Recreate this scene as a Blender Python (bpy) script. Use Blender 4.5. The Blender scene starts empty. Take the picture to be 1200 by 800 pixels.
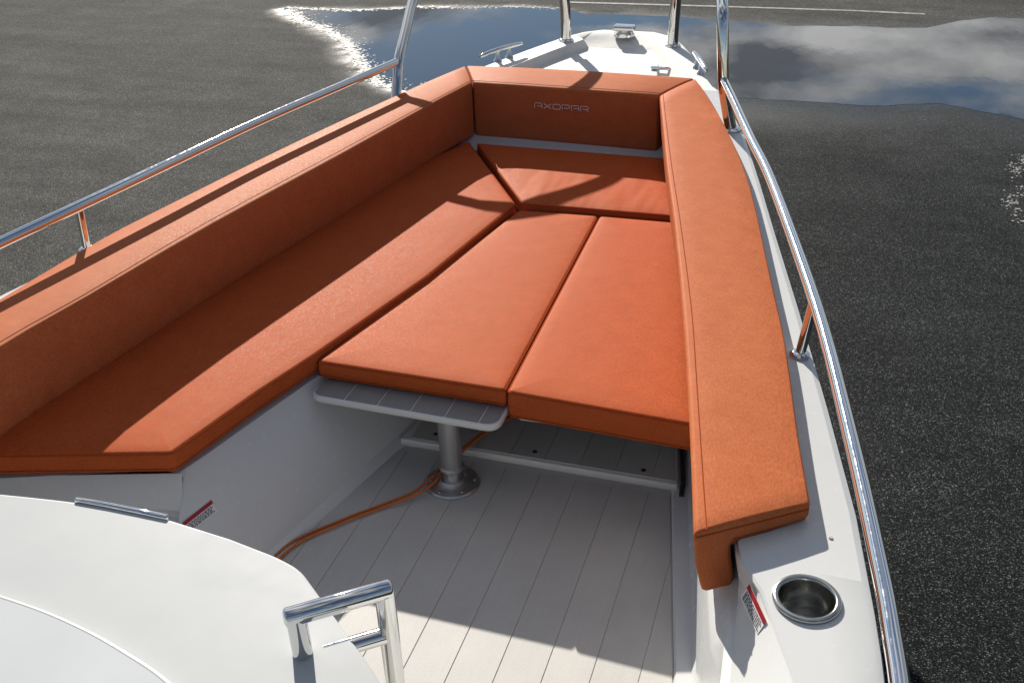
import bpy, bmesh, math, random
from mathutils import Vector, Matrix, noise
random.seed(7)
S = bpy.context.scene
COL = S.collection
R_ = math.radians

# ------------------------------------------------------------------ camera, sky, sun, exposure
cam = bpy.data.cameras.new('camera')
cam.sensor_fit = 'HORIZONTAL'
cam.angle = R_(52.7714)
cam.clip_start = 0.05
cam.clip_end = 3000
cam_o = bpy.data.objects.new('camera', cam)
COL.objects.link(cam_o)
Rz = Matrix.Rotation(R_(14.6337), 3, 'Z')
Rx = Matrix.Rotation(R_(59.6487), 3, 'X')
Ry = Matrix.Rotation(R_(3.26387), 3, 'Y')
M = (Rz @ Rx @ Ry).to_4x4()
M.translation = Vector((0, 0, 2.1))
cam_o.matrix_world = M
S.camera = cam_o

SUN_EL, SUN_AZ = R_(25.3), R_(-31.0)           # azimuth from +Y (the bow) towards +X
wd = bpy.data.worlds.new('World')
S.world = wd
wd.use_nodes = True
nt = wd.node_tree
bg = nt.nodes['Background']
sky = nt.nodes.new('ShaderNodeTexSky')
sky.sky_type = 'NISHITA'
sky.sun_disc = False
sky.sun_elevation = SUN_EL
sky.sun_rotation = SUN_AZ
sky.air_density = 1.0
sky.dust_density = 0.1
sky.ozone_density = 3.0
tc = nt.nodes.new('ShaderNodeTexCoord')
sep = nt.nodes.new('ShaderNodeSeparateXYZ')
nt.links.new(tc.outputs['Generated'], sep.inputs[0])


def wmath(op, a, b=None, clamp=False):
    n = nt.nodes.new('ShaderNodeMath')
    n.operation = op
    n.use_clamp = clamp
    for i, v in enumerate((a, b)):
        if v is None:
            continue
        if isinstance(v, (int, float)):
            n.inputs[i].default_value = v
        else:
            nt.links.new(v, n.inputs[i])
    return n.outputs[0]


SEED = 17.27
zz = wmath('ADD', wmath('MAXIMUM', sep.outputs['Z'], 0.0), 0.12)
cx = wmath('DIVIDE', sep.outputs['X'], zz)
cy = wmath('DIVIDE', sep.outputs['Y'], zz)
cmb = nt.nodes.new('ShaderNodeCombineXYZ')
nt.links.new(cx, cmb.inputs[0])
nt.links.new(cy, cmb.inputs[1])
cmb.inputs[2].default_value = SEED
cn = nt.nodes.new('ShaderNodeTexNoise')
cn.inputs['Scale'].default_value = 1.7
cn.inputs['Detail'].default_value = 7
cn.inputs['Roughness'].default_value = 0.52
cn.inputs['Distortion'].default_value = 0.25
nt.links.new(cmb.outputs[0], cn.inputs['Vector'])
cr = nt.nodes.new('ShaderNodeValToRGB')
cr.color_ramp.elements[0].position = 0.44
cr.color_ramp.elements[0].color = (0, 0, 0, 1)
cr.color_ramp.elements[1].position = 0.58
cr.color_ramp.elements[1].color = (1, 1, 1, 1)
nt.links.new(cn.outputs['Fac'], cr.inputs[0])
cn2 = nt.nodes.new('ShaderNodeTexNoise')
cn2.inputs['Scale'].default_value = 3.2
cn2.inputs['Detail'].default_value = 5
nt.links.new(cmb.outputs[0], cn2.inputs['Vector'])
cc = nt.nodes.new('ShaderNodeValToRGB')
cc.color_ramp.elements[0].position = 0.36
cc.color_ramp.elements[0].color = (1.1, 1.2, 1.4, 1)
cc.color_ramp.elements[1].position = 0.66
cc.color_ramp.elements[1].color = (5.4, 5.4, 5.4, 1)
nt.links.new(cn2.outputs['Fac'], cc.inputs[0])
mx = nt.nodes.new('ShaderNodeMixRGB')
nt.links.new(cr.outputs[0], mx.inputs[0])
nt.links.new(sky.outputs[0], mx.inputs[1])
# clouds scatter light forward: brighter towards the sun
vd = nt.nodes.new('ShaderNodeVectorMath')
vd.operation = 'DOT_PRODUCT'
nt.links.new(tc.outputs['Generated'], vd.inputs[0])
vd.inputs[1].default_value = (math.sin(SUN_AZ) * math.cos(SUN_EL), math.cos(SUN_AZ) * math.cos(SUN_EL), math.sin(SUN_EL))
fw = wmath('ADD', wmath('MULTIPLY', wmath('POWER', wmath('MAXIMUM', vd.outputs['Value'], 0.0), 2.0), 2.2), 1.0)
fs = nt.nodes.new('ShaderNodeVectorMath')
fs.operation = 'SCALE'
nt.links.new(cc.outputs[0], fs.inputs[0])
nt.links.new(fw, fs.inputs['Scale'])
nt.links.new(fs.outputs[0], mx.inputs[2])
nt.links.new(mx.outputs[0], bg.inputs[0])
bg.inputs[1].default_value = 0.052

sl = bpy.data.lights.new('sun', 'SUN')
sl.energy = 4.8
sl.angle = R_(0.53)
sl.color = (1.0, 0.93, 0.83)
so = bpy.data.objects.new('sun', sl)
COL.objects.link(so)
sd = Vector((math.sin(SUN_AZ) * math.cos(SUN_EL), math.cos(SUN_AZ) * math.cos(SUN_EL), math.sin(SUN_EL)))
so.rotation_euler = (-sd).to_track_quat('-Z', 'Y').to_euler()
so.location = (-10, 15, 12)

S.view_settings.view_transform = 'Standard'
S.view_settings.look = 'None'
S.view_settings.gamma = 1
S.view_settings.use_curve_mapping = False
S.view_settings.exposure = 0.75

GZ = -1.25                                     # ground level; the boat's sole is z = 0

# ------------------------------------------------------------------ materials


def mat(name):
    m = bpy.data.materials.new(name)
    m.use_nodes = True
    return m, m.node_tree, m.node_tree.nodes['Principled BSDF']


def node(t, kind, **kw):
    n = t.nodes.new(kind)
    for k, v in kw.items():
        if k in n.inputs:
            n.inputs[k].default_value = v
        else:
            setattr(n, k, v)
    return n


def ramp(t, src, stops):
    r = t.nodes.new('ShaderNodeValToRGB')
    e = r.color_ramp.elements
    while len(e) < len(stops):
        e.new(0.5)
    for el, (p, c) in zip(e, stops):
        el.position = p
        el.color = (*c, 1) if len(c) == 3 else c
    t.links.new(src, r.inputs[0])
    return r.outputs[0]


def g(v):
    return (v, v, v)


def coords(t, scale=(1, 1, 1)):
    c = t.nodes.new('ShaderNodeTexCoord')
    mp = t.nodes.new('ShaderNodeMapping')
    mp.inputs['Scale'].default_value = scale
    t.links.new(c.outputs['Object'], mp.inputs['Vector'])
    return mp.outputs[0]


def tnoise(t, vec, scale, detail=4, rough=0.5):
    n = node(t, 'ShaderNodeTexNoise', Scale=scale, Detail=detail, Roughness=rough)
    t.links.new(vec, n.inputs['Vector'])
    return n.outputs['Fac']


def bump(t, b, h, strength, dist, prev=None):
    n = t.nodes.new('ShaderNodeBump')
    n.inputs['Strength'].default_value = strength
    n.inputs['Distance'].default_value = dist
    t.links.new(h, n.inputs['Height'])
    if prev is not None:
        t.links.new(prev, n.inputs['Normal'])
    t.links.new(n.outputs[0], b.inputs['Normal'])
    return n.outputs[0]


def make_vinyl(name, wrinkle=0.0, lo=(0.44, 0.087, 0.025), hi=(0.49, 0.104, 0.032)):
    m, t, b = mat(name)
    v = coords(t)
    n1 = tnoise(t, v, 14, 7, 0.7)
    n2 = tnoise(t, v, 170, 3, 0.6)
    n5 = tnoise(t, coords(t, (1, 0.3, 1)), 260, 3, 0.7)
    c1 = ramp(t, n1, [(0.3, lo), (0.7, hi)])
    c2 = ramp(t, n5, [(0.32, g(0.74)), (0.68, g(1.10))])
    mm = node(t, 'ShaderNodeMixRGB', blend_type='MULTIPLY')
    mm.inputs[0].default_value = 1
    t.links.new(c1, mm.inputs[1])
    t.links.new(c2, mm.inputs[2])
    t.links.new(mm.outputs[0], b.inputs['Base Color'])
    rr = ramp(t, n5, [(0.3, g(0.52)), (0.7, g(0.74))])
    t.links.new(rr, b.inputs['Roughness'])
    b.inputs['Specular IOR Level'].default_value = 0.05
    b.inputs['Specular Tint'].default_value = (1.0, 0.58, 0.22, 1)
    pv = bump(t, b, n2, 0.3, 0.001)
    n3 = tnoise(t, v, 3.2, 3, 0.5)
    pv = bump(t, b, n3, 0.12, 0.03, pv)
    if wrinkle:
        n4 = tnoise(t, coords(t, (6, 1.5, 4)), 1.0, 2, 0.5)
        bump(t, b, n4, wrinkle, 0.05, pv)
    return m


VINYL = make_vinyl('orange_vinyl')
VINYL_B = make_vinyl('faded_orange_vinyl', 0.0, (0.45, 0.122, 0.046), (0.51, 0.150, 0.060))
VINYL_W = make_vinyl('orange_vinyl_wrinkled', 0.28)

m, t, b = mat('orange_seam')
b.inputs['Base Color'].default_value = (0.33, 0.064, 0.02, 1)
b.inputs['Roughness'].default_value = 0.95
b.inputs['Specular IOR Level'].default_value = 0.03
SEAM = m

m, t, b = mat('white_gelcoat')
v = coords(t)
t.links.new(ramp(t, tnoise(t, v, 2.5, 4), [(0.3, (0.555, 0.57, 0.575)), (0.7, (0.595, 0.605, 0.60))]), b.inputs['Base Color'])
t.links.new(ramp(t, tnoise(t, v, 30, 4), [(0.3, g(0.24)), (0.7, g(0.28))]), b.inputs['Roughness'])
b.inputs['Specular IOR Level'].default_value = 0.32
b.inputs['Coat Weight'].default_value = 0.06
b.inputs['Coat Roughness'].default_value = 0.12
bump(t, b, tnoise(t, v, 4, 2), 0.02, 0.02)
GEL = m

m, t, b = mat('satin_white_console')
v = coords(t)
n_ = tnoise(t, v, 6, 6, 0.6)
t.links.new(ramp(t, n_, [(0.3, (0.435, 0.455, 0.465)), (0.7, (0.465, 0.482, 0.488))]), b.inputs['Base Color'])
t.links.new(ramp(t, tnoise(t, v, 18, 5, 0.65), [(0.3, g(0.46)), (0.7, g(0.56))]), b.inputs['Roughness'])
b.inputs['Specular IOR Level'].default_value = 0.14
SATIN = m

m, t, b = mat('deck_nonskid')
v = coords(t)
t.links.new(ramp(t, tnoise(t, v, 40, 4), [(0.3, (0.63, 0.63, 0.60)), (0.7, (0.68, 0.68, 0.65))]), b.inputs['Base Color'])
b.inputs['Roughness'].default_value = 0.55
bump(t, b, tnoise(t, v, 350, 2), 0.4, 0.002)
NONSKID = m


def make_deck(name, lo, hi):
    m, t, b = mat(name)
    v = coords(t, (6, 0.5, 1))
    oi = t.nodes.new('ShaderNodeObjectInfo')
    n1 = tnoise(t, v, 9, 5, 0.6)
    n2 = tnoise(t, coords(t), 3.5, 5, 0.65)
    n3 = tnoise(t, coords(t), 260, 2, 0.6)
    c1 = ramp(t, n2, [(0.3, lo), (0.72, hi)])
    c2 = ramp(t, n1, [(0.3, g(0.95)), (0.7, g(1.0))])
    c3 = ramp(t, n3, [(0.35, g(0.88)), (0.65, g(1.0))])
    c4 = ramp(t, oi.outputs['Random'], [(0.0, g(0.93)), (1.0, g(1.0))])
    prev = c1
    for c in (c2, c3, c4):
        mm = node(t, 'ShaderNodeMixRGB', blend_type='MULTIPLY')
        mm.inputs[0].default_value = 1
        t.links.new(prev, mm.inputs[1])
        t.links.new(c, mm.inputs[2])
        prev = mm.outputs[0]
    t.links.new(prev, b.inputs['Base Color'])
    b.inputs['Roughness'].default_value = 0.62
    bump(t, b, n3, 0.3, 0.001)
    return m


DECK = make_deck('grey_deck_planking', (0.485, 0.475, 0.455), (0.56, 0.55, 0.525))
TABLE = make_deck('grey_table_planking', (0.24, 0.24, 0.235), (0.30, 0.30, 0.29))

m, t, b = mat('deck_caulk')
b.inputs['Base Color'].default_value = (0.46, 0.45, 0.43, 1)
b.inputs['Roughness'].default_value = 0.6
CAULK = m
m, t, b = mat('table_white')
b.inputs['Base Color'].default_value = (0.66, 0.66, 0.64, 1)
b.inputs['Roughness'].default_value = 0.4
TWHITE = m

m, t, b = mat('polished_steel')
b.inputs['Base Color'].default_value = (0.74, 0.74, 0.73, 1)
b.inputs['Metallic'].default_value = 1
v = coords(t)
t.links.new(ramp(t, tnoise(t, v, 60, 3), [(0.35, g(0.035)), (0.7, g(0.10))]), b.inputs['Roughness'])
STEEL = m
m, t, b = mat('brushed_aluminium')
b.inputs['Base Color'].default_value = (0.55, 0.55, 0.54, 1)
b.inputs['Metallic'].default_value = 1
v = coords(t, (1, 1, 0.05))
t.links.new(ramp(t, tnoise(t, v, 160, 3), [(0.3, g(0.28)), (0.7, g(0.48))]), b.inputs['Roughness'])
ALU = m
m, t, b = mat('cup_steel')
b.inputs['Base Color'].default_value = (0.45, 0.45, 0.43, 1)
b.inputs['Metallic'].default_value = 1
b.inputs['Roughness'].default_value = 0.22
CUPM = m
m, t, b = mat('dark_rubber')
b.inputs['Base Color'].default_value = (0.02, 0.02, 0.02, 1)
b.inputs['Roughness'].default_value = 0.6
RUBBER = m
m, t, b = mat('orange_rope')
v = coords(t)
w = node(t, 'ShaderNodeTexWave', Scale=70.0, Distortion=1.0)
t.links.new(v, w.inputs['Vector'])
t.links.new(ramp(t, w.outputs['Fac'], [(0.2, (0.36, 0.085, 0.018)), (0.8, (0.62, 0.18, 0.04))]), b.inputs['Base Color'])
b.inputs['Roughness'].default_value = 0.7
ROPE = m
m, t, b = mat('sticker_white')
b.inputs['Base Color'].default_value = (0.74, 0.74, 0.74, 1)
b.inputs['Roughness'].default_value = 0.35
STK = m
m, t, b = mat('sticker_red')
b.inputs['Base Color'].default_value = (0.33, 0.012, 0.02, 1)
b.inputs['Roughness'].default_value = 0.35
STKR = m
m, t, b = mat('sticker_print')
b.inputs['Base Color'].default_value = (0.06, 0.06, 0.07, 1)
b.inputs['Roughness'].default_value = 0.4
STKP = m
m, t, b = mat('silver_embroidery')
b.inputs['Base Color'].default_value = (0.80, 0.74, 0.70, 1)
b.inputs['Roughness'].default_value = 0.4
THREAD = m
m, t, b = mat('smoked_gloss_panel')
b.inputs['Base Color'].default_value = (0.62, 0.64, 0.65, 1)
b.inputs['Roughness'].default_value = 0.22
v = coords(t)
t.links.new(ramp(t, tnoise(t, v, 5, 5), [(0.3, (0.52, 0.545, 0.56)), (0.7, (0.58, 0.60, 0.61))]), b.inputs['Base Color'])
PANEL = m
m, t, b = mat('galvanised_steel')
b.inputs['Base Color'].default_value = (0.4, 0.4, 0.4, 1)
b.inputs['Metallic'].default_value = 0.8
b.inputs['Roughness'].default_value = 0.5
GALV = m

# asphalt
m, t, b = mat('asphalt')
v = coords(t)
sp = t.nodes.new('ShaderNodeSeparateXYZ')
t.links.new(v, sp.inputs[0])


def tm(op, a, b_=None, clamp=False):
    n = t.nodes.new('ShaderNodeMath')
    n.operation = op
    n.use_clamp = clamp
    for i, q in enumerate((a, b_)):
        if q is None:
            continue
        if isinstance(q, (int, float)):
            n.inputs[i].default_value = q
        else:
            t.links.new(q, n.inputs[i])
    return n.outputs[0]


big = tnoise(t, v, 0.55, 5, 0.6)
aw = node(t, 'ShaderNodeAttribute', attribute_name='wet')
am = node(t, 'ShaderNodeAttribute', attribute_name='margin')
wob = tm('MULTIPLY', tm('SUBTRACT', tnoise(t, v, 1.3, 6, 0.65), 0.5), 0.9)
wet = tm('MULTIPLY', tm('SUBTRACT', tm('ADD', aw.outputs['Fac'], wob), 0.25), 1.8, True)
soak = tm('MULTIPLY', tm('ADD', am.outputs['Fac'], tm('MULTIPLY', wob, 0.8)), wet, True)
vo = node(t, 'ShaderNodeTexVoronoi', Scale=185.0)
t.links.new(v, vo.inputs['Vector'])
vsep = t.nodes.new('ShaderNodeSeparateColor')
t.links.new(vo.outputs['Color'], vsep.inputs[0])
stone = vsep.outputs[0]
dry_c = ramp(t, stone, [(0.0, (0.036, 0.037, 0.036)), (0.55, (0.075, 0.076, 0.073)), (0.86, (0.115, 0.113, 0.105)), (0.93, (0.22, 0.215, 0.20)), (1.0, (0.34, 0.335, 0.31))])
wet_c = ramp(t, stone, [(0.0, (0.004, 0.005, 0.0055)), (0.5, (0.010, 0.012, 0.013)), (0.80, (0.024, 0.0275, 0.029)), (0.93, (0.07, 0.075, 0.073)), (1.0, (0.17, 0.18, 0.175))])
edge = ramp(t, vo.outputs['Distance'], [(0.0, g(1.0)), (0.007, g(1.0)), (0.012, g(0.45))])
mid = ramp(t, tnoise(t, v, 2.2, 6, 0.65), [(0.3, g(0.80)), (0.7, g(1.12))])
mpk = t.nodes.new('ShaderNodeMapping')
mpk.inputs['Rotation'].default_value = (0, 0, 0.55)
mpk.inputs['Scale'].default_value = (0.22, 1.5, 1)
t.links.new(v, mpk.inputs['Vector'])
blk = ramp(t, tnoise(t, mpk.outputs[0], 1.6, 6, 0.6), [(0.32, g(0.78)), (0.68, g(1.16))])
mixw = node(t, 'ShaderNodeMixRGB')
t.links.new(wet, mixw.inputs[0])
t.links.new(dry_c, mixw.inputs[1])
t.links.new(wet_c, mixw.inputs[2])
prev = mixw.outputs[0]
for c in (mid, blk):
    mm = node(t, 'ShaderNodeMixRGB', blend_type='MULTIPLY')
    mm.inputs[0].default_value = 1
    t.links.new(prev, mm.inputs[1])
    t.links.new(c, mm.inputs[2])
    prev = mm.outputs[0]
# pale dried crust on the starboard side and a dark oily patch off the port bow: stains of their own shape
t.links.new(prev, b.inputs['Base Color'])
rg = tm('SUBTRACT', tm('SUBTRACT', 0.9, tm('MULTIPLY', wet, 0.25)), tm('MULTIPLY', soak, 0.35))
t.links.new(tm('ADD', tm('ADD', 0.03, tm('MULTIPLY', wet, 0.0)), tm('MULTIPLY', soak, 0.16)), b.inputs['Specular IOR Level'])
t.links.new(rg, b.inputs['Roughness'])
hh = tm('ADD', tm('MULTIPLY', tnoise(t, v, 140, 2, 0.6), 0.7), tm('MULTIPLY', stone, 0.3))
bn = t.nodes.new('ShaderNodeBump')
t.links.new(tm('SUBTRACT', 0.9, tm('MULTIPLY', soak, 0.7)), bn.inputs['Strength'])
bn.inputs['Distance'].default_value = 0.006
t.links.new(hh, bn.inputs['Height'])
t.links.new(bn.outputs[0], b.inputs['Normal'])
ASPH = m

m, t, b = mat('puddle_water')
b.inputs['Base Color'].default_value = (0.016, 0.018, 0.018, 1)
b.inputs['Roughness'].default_value = 0.015
b.inputs['IOR'].default_value = 1.75
v = coords(t, (1.0, 0.35, 1))
bump(t, b, tnoise(t, v, 3.0, 3, 0.5), 0.05, 0.02)
WATER = m

m, t, b = mat('road_paint')
v = coords(t)
t.links.new(ramp(t, tnoise(t, v, 14, 6, 0.7), [(0.35, (0.09, 0.09, 0.085)), (0.65, (0.34, 0.335, 0.31))]), b.inputs['Base Color'])
b.inputs['Roughness'].default_value = 0.75
PAINT = m
m, t, b = mat('pale_glint')  # pale colour painted as sun sparkle on the puddle's shore
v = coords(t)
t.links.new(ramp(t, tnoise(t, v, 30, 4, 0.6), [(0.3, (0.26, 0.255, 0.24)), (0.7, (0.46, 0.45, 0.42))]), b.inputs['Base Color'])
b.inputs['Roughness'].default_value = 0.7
GLINT = m
# ------------------------------------------------------------------ helpers


def obj(name, bm, material, parent=None, smooth=True, angle=35):
    me = bpy.data.meshes.new(name)
    bmesh.ops.recalc_face_normals(bm, faces=bm.faces)
    bm.to_mesh(me)
    bm.free()
    me.materials.append(material)
    if smooth:
        me.polygons.foreach_set('use_smooth', [True] * len(me.polygons))
        me.set_sharp_from_angle(angle=R_(angle))
        if material not in (VINYL, VINYL_W, VINYL_B):
            for p in me.polygons:                     # big flat faces keep their true normal
                if abs(p.normal.z) > 0.9995 and p.area > 0.01:
                    p.use_smooth = False
    o = bpy.data.objects.new(name, me)
    COL.objects.link(o)
    if parent is not None:
        put(o, parent)
    return o


def wloc(o):
    p = Vector((0, 0, 0))
    while o is not None:
        p += o.location
        o = o.parent
    return p


def put(o, parent):
    # geometry is written in scene coordinates; every thing's Empty only translates
    o.parent = parent
    o.location = -wloc(parent) if wloc(parent).length else (0, 0, 0)


def thing(name, loc, label, cat, group=None):
    o = bpy.data.objects.new(name, None)
    o.empty_display_size = 0.1
    COL.objects.link(o)
    o.location = loc
    tag(o, label, cat, group)
    return o


def tag(o, label, cat, group=None, kind=None):
    o['label'] = label
    o['category'] = cat
    if group:
        o['group'] = group
    if kind:
        o['kind'] = kind


def catmull(pts, n=8):
    P = [Vector(p) for p in pts]
    P = [2 * P[0] - P[1]] + P + [2 * P[-1] - P[-2]]
    out = []
    for i in range(1, len(P) - 2):
        p0, p1, p2, p3 = P[i - 1:i + 3]
        for k in range(n):
            s = k / n
            out.append(0.5 * ((2 * p1) + (-p0 + p2) * s + (2 * p0 - 5 * p1 + 4 * p2 - p3) * s * s + (-p0 + 3 * p1 - 3 * p2 + p3) * s ** 3))
    out.append(P[-2])
    return out


def interp(tab, y):
    if y <= tab[0][0]:
        return tab[0][1]
    for (a, b_), (c, d) in zip(tab, tab[1:]):
        if y <= c:
            return b_ + (d - b_) * (y - a) / (c - a)
    return tab[-1][1]


def tube(bm, pts, r, seg=20, cap=True, round_cap=False):
    P = [Vector(p) for p in pts]
    rings = []
    T0 = (P[1] - P[0]).normalized()
    up = Vector((0, 0, 1)) if abs(T0.z) < 0.9 else Vector((1, 0, 0))
    n = (up - T0 * up.dot(T0)).normalized()
    seq = []
    for i, p in enumerate(P):
        if i == 0:
            T = T0
        elif i == len(P) - 1:
            T = (P[i] - P[i - 1]).normalized()
        else:
            T = ((P[i + 1] - P[i]).normalized() + (P[i] - P[i - 1]).normalized()).normalized()
        n = (n - T * n.dot(T)).normalized()
        seq.append((p, T, n.copy(), r[i] if isinstance(r, (list, tuple)) else r))
    if round_cap:
        (p, T, nn, rr), (p2, T2, n2, r2) = seq[0], seq[-1]
        pre = [(p - T * rr * 0.35, T, nn, rr * 0.5), (p - T * rr * 0.22, T, nn, rr * 0.85)]
        post = [(p2 + T2 * r2 * 0.22, T2, n2, r2 * 0.85), (p2 + T2 * r2 * 0.35, T2, n2, r2 * 0.5)]
        seq = pre + seq + post
    for p, T, nn, rr in seq:
        bn_ = T.cross(nn)
        rings.append([bm.verts.new(p + (nn * math.cos(2 * math.pi * k / seg) + bn_ * math.sin(2 * math.pi * k / seg)) * rr) for k in range(seg)])
    for a, c in zip(rings, rings[1:]):
        for k in range(seg):
            bm.faces.new((a[k], a[(k + 1) % seg], c[(k + 1) % seg], c[k]))
    if cap:
        bm.faces.new(rings[0][::-1])
        bm.faces.new(rings[-1])


def tube_obj(name, pts, r, m, parent, **kw):
    bm = bmesh.new()
    tube(bm, pts, r, **kw)
    return obj(name, bm, m, parent, angle=40)


def lathe(bm, c, prof, seg=32):
    rings = []
    for r, z in prof:
        if r < 1e-6:
            rings.append([bm.verts.new((c[0], c[1], c[2] + z))])
        else:
            rings.append([bm.verts.new((c[0] + r * math.cos(2 * math.pi * k / seg), c[1] + r * math.sin(2 * math.pi * k / seg), c[2] + z)) for k in range(seg)])
    for a, c2 in zip(rings, rings[1:]):
        for k in range(seg):
            k2 = (k + 1) % seg
            if len(a) == 1 and len(c2) > 1:
                bm.faces.new((a[0], c2[k], c2[k2]))
            elif len(c2) == 1 and len(a) > 1:
                bm.faces.new((a[k], a[k2], c2[0]))
            elif len(a) > 1:
                bm.faces.new((a[k], a[k2], c2[k2], c2[k]))


def area(P):
    return 0.5 * sum(a[0] * b_[1] - b_[0] * a[1] for a, b_ in zip(P, P[1:] + P[:1]))


def ccw(P):
    return P if area(P) > 0 else P[::-1]


def round_poly(P, r, n=5):
    P = ccw([Vector((p[0], p[1])) for p in P])
    out = []
    L = len(P)
    for i in range(L):
        a, c, d = P[i - 1], P[i], P[(i + 1) % L]
        rr = r[i] if isinstance(r, (list, tuple)) else r
        u, w_ = (a - c), (d - c)
        k = min(rr, u.length * 0.45, w_.length * 0.45)
        p0, p1 = c + u.normalized() * k, c + w_.normalized() * k
        for j in range(n + 1):
            s = j / n
            out.append((1 - s) ** 2 * p0 + 2 * s * (1 - s) * c + s * s * p1)
    return out


def inset(P, d):
    L = len(P)
    out = []
    for i in range(L):
        a, c, e = P[i - 1], P[i], P[(i + 1) % L]
        t1, t2 = (c - a).normalized(), (e - c).normalized()
        n1, n2 = Vector((-t1.y, t1.x)), Vector((-t2.y, t2.x))
        nn = (n1 + n2)
        if nn.length < 1e-6:
            nn = n1
        nn.normalize()
        out.append(c + nn * d / max(0.5, nn.dot(n1)))
    return out


def layered(bm, P, rings, base=None, r=0.0, n=5):
    """Stack of inset copies of an outline: rings = (inset, z) from the bottom face to the top face.
    With base and r the sharp outline is inset first and its corners rounded after, so deep insets stay clean."""
    vs = []
    for d, z in rings:
        if base is not None:
            q = inset(ccw([Vector((p[0], p[1])) for p in base]), d)
            rr = [max(0.003, a - d) for a in r] if isinstance(r, (list, tuple)) else max(0.003, r - d)
            q = round_poly(q, rr, n)
        else:
            q = inset(P, d)
        vs.append([bm.verts.new((p.x, p.y, z)) for p in q])
    L = len(vs[0])
    for a, c in zip(vs, vs[1:]):
        for k in range(L):
            bm.faces.new((a[k], a[(k + 1) % L], c[(k + 1) % L], c[k]))
    bm.faces.new(vs[0][::-1])
    bm.faces.new(vs[-1])
    return vs


def slab(name, P, z0, z1, m, parent, r=0.0, bev=0.004, n=4):
    bm = bmesh.new()
    rg = [(bev, z0), (0, z0 + bev), (0, z1 - bev), (bev * 0.3, z1 - bev * 0.3), (bev, z1)]
    if r:
        layered(bm, None, rg, base=P, r=r, n=n)
    else:
        layered(bm, ccw([Vector((p[0], p[1])) for p in P]), rg)
    return obj(name, bm, m, parent, angle=50)


def box_bm(bm, c, sx, sy, sz, rot=None):
    vs = []
    for dx, dy, dz in ((-1, -1, -1), (1, -1, -1), (1, 1, -1), (-1, 1, -1), (-1, -1, 1), (1, -1, 1), (1, 1, 1), (-1, 1, 1)):
        p = Vector((dx * sx / 2, dy * sy / 2, dz * sz / 2))
        if rot is not None:
            p = rot @ p
        vs.append(bm.verts.new(Vector(c) + p))
    for f in ((0, 3, 2, 1), (4, 5, 6, 7), (0, 1, 5, 4), (1, 2, 6, 5), (2, 3, 7, 6), (3, 0, 4, 7)):
        bm.faces.new([vs[i] for i in f])
    return vs


def bevelled(bm, w_=0.004, seg=2):
    bmesh.ops.bevel(bm, geom=list(bm.edges), offset=w_, segments=seg, affect='EDGES', profile=0.6)


def clip(P, a, n_):
    """Keep the side of the line through a that normal n_ points to."""
    out = []
    L = len(P)
    for i in range(L):
        p, q = P[i], P[(i + 1) % L]
        dp, dq = (p - a).dot(n_), (q - a).dot(n_)
        if dp >= 0:
            out.append(p)
        if dp * dq < 0:
            out.append(p + (q - p) * dp / (dp - dq))
    return out


def cushion(name, P, z0, z1, label, group, m=None, r=0.016, puff=0.012, big_in=0.14, seam=True):
    """Seat cushion: rounded edges, a softly crowned top and piped seams."""
    m = m or VINYL
    Q = round_poly(P, r, 5)
    c = sum(Q, Vector((0, 0))) / len(Q)
    root = thing(name, (c.x, c.y, z0), label, 'cushion', group)
    bm = bmesh.new()
    e = 0.011
    puff *= 0.55
    layered(bm, Q, [(0.012, z0), (0.003, z0 + 0.006), (0, z0 + 0.02), (-0.002, (z0 + z1) / 2), (0, z1 - e), (0.0025, z1 - e * 0.45), (0.007, z1 - e * 0.12),
                    (0.013, z1), (0.045, z1 + puff * 0.45), (0.085, z1 + puff * 0.8), (big_in, z1 + puff)], base=P, r=r)
    top = max(bm.faces, key=lambda f: sum(v.co.z for v in f.verts) / len(f.verts))
    bmesh.ops.triangulate(bm, faces=[top])
    obj('cover', bm, m, root, angle=60)
    if seam:
        bm = bmesh.new()
        pts = [Vector((p.x, p.y, z1 - e * 0.55)) for p in inset(Q, 0.0025)]
        tube(bm, pts + [pts[0]], 0.0032, seg=6, cap=False)
        obj('piping', bm, SEAM, root)
        bm = bmesh.new()
        pts = [Vector((p.x, p.y, z0 + 0.014)) for p in inset(Q, 0.0)]
        tube(bm, pts + [pts[0]], 0.0026, seg=6, cap=False)
        obj('piping', bm, SEAM, root)
    return root


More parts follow.
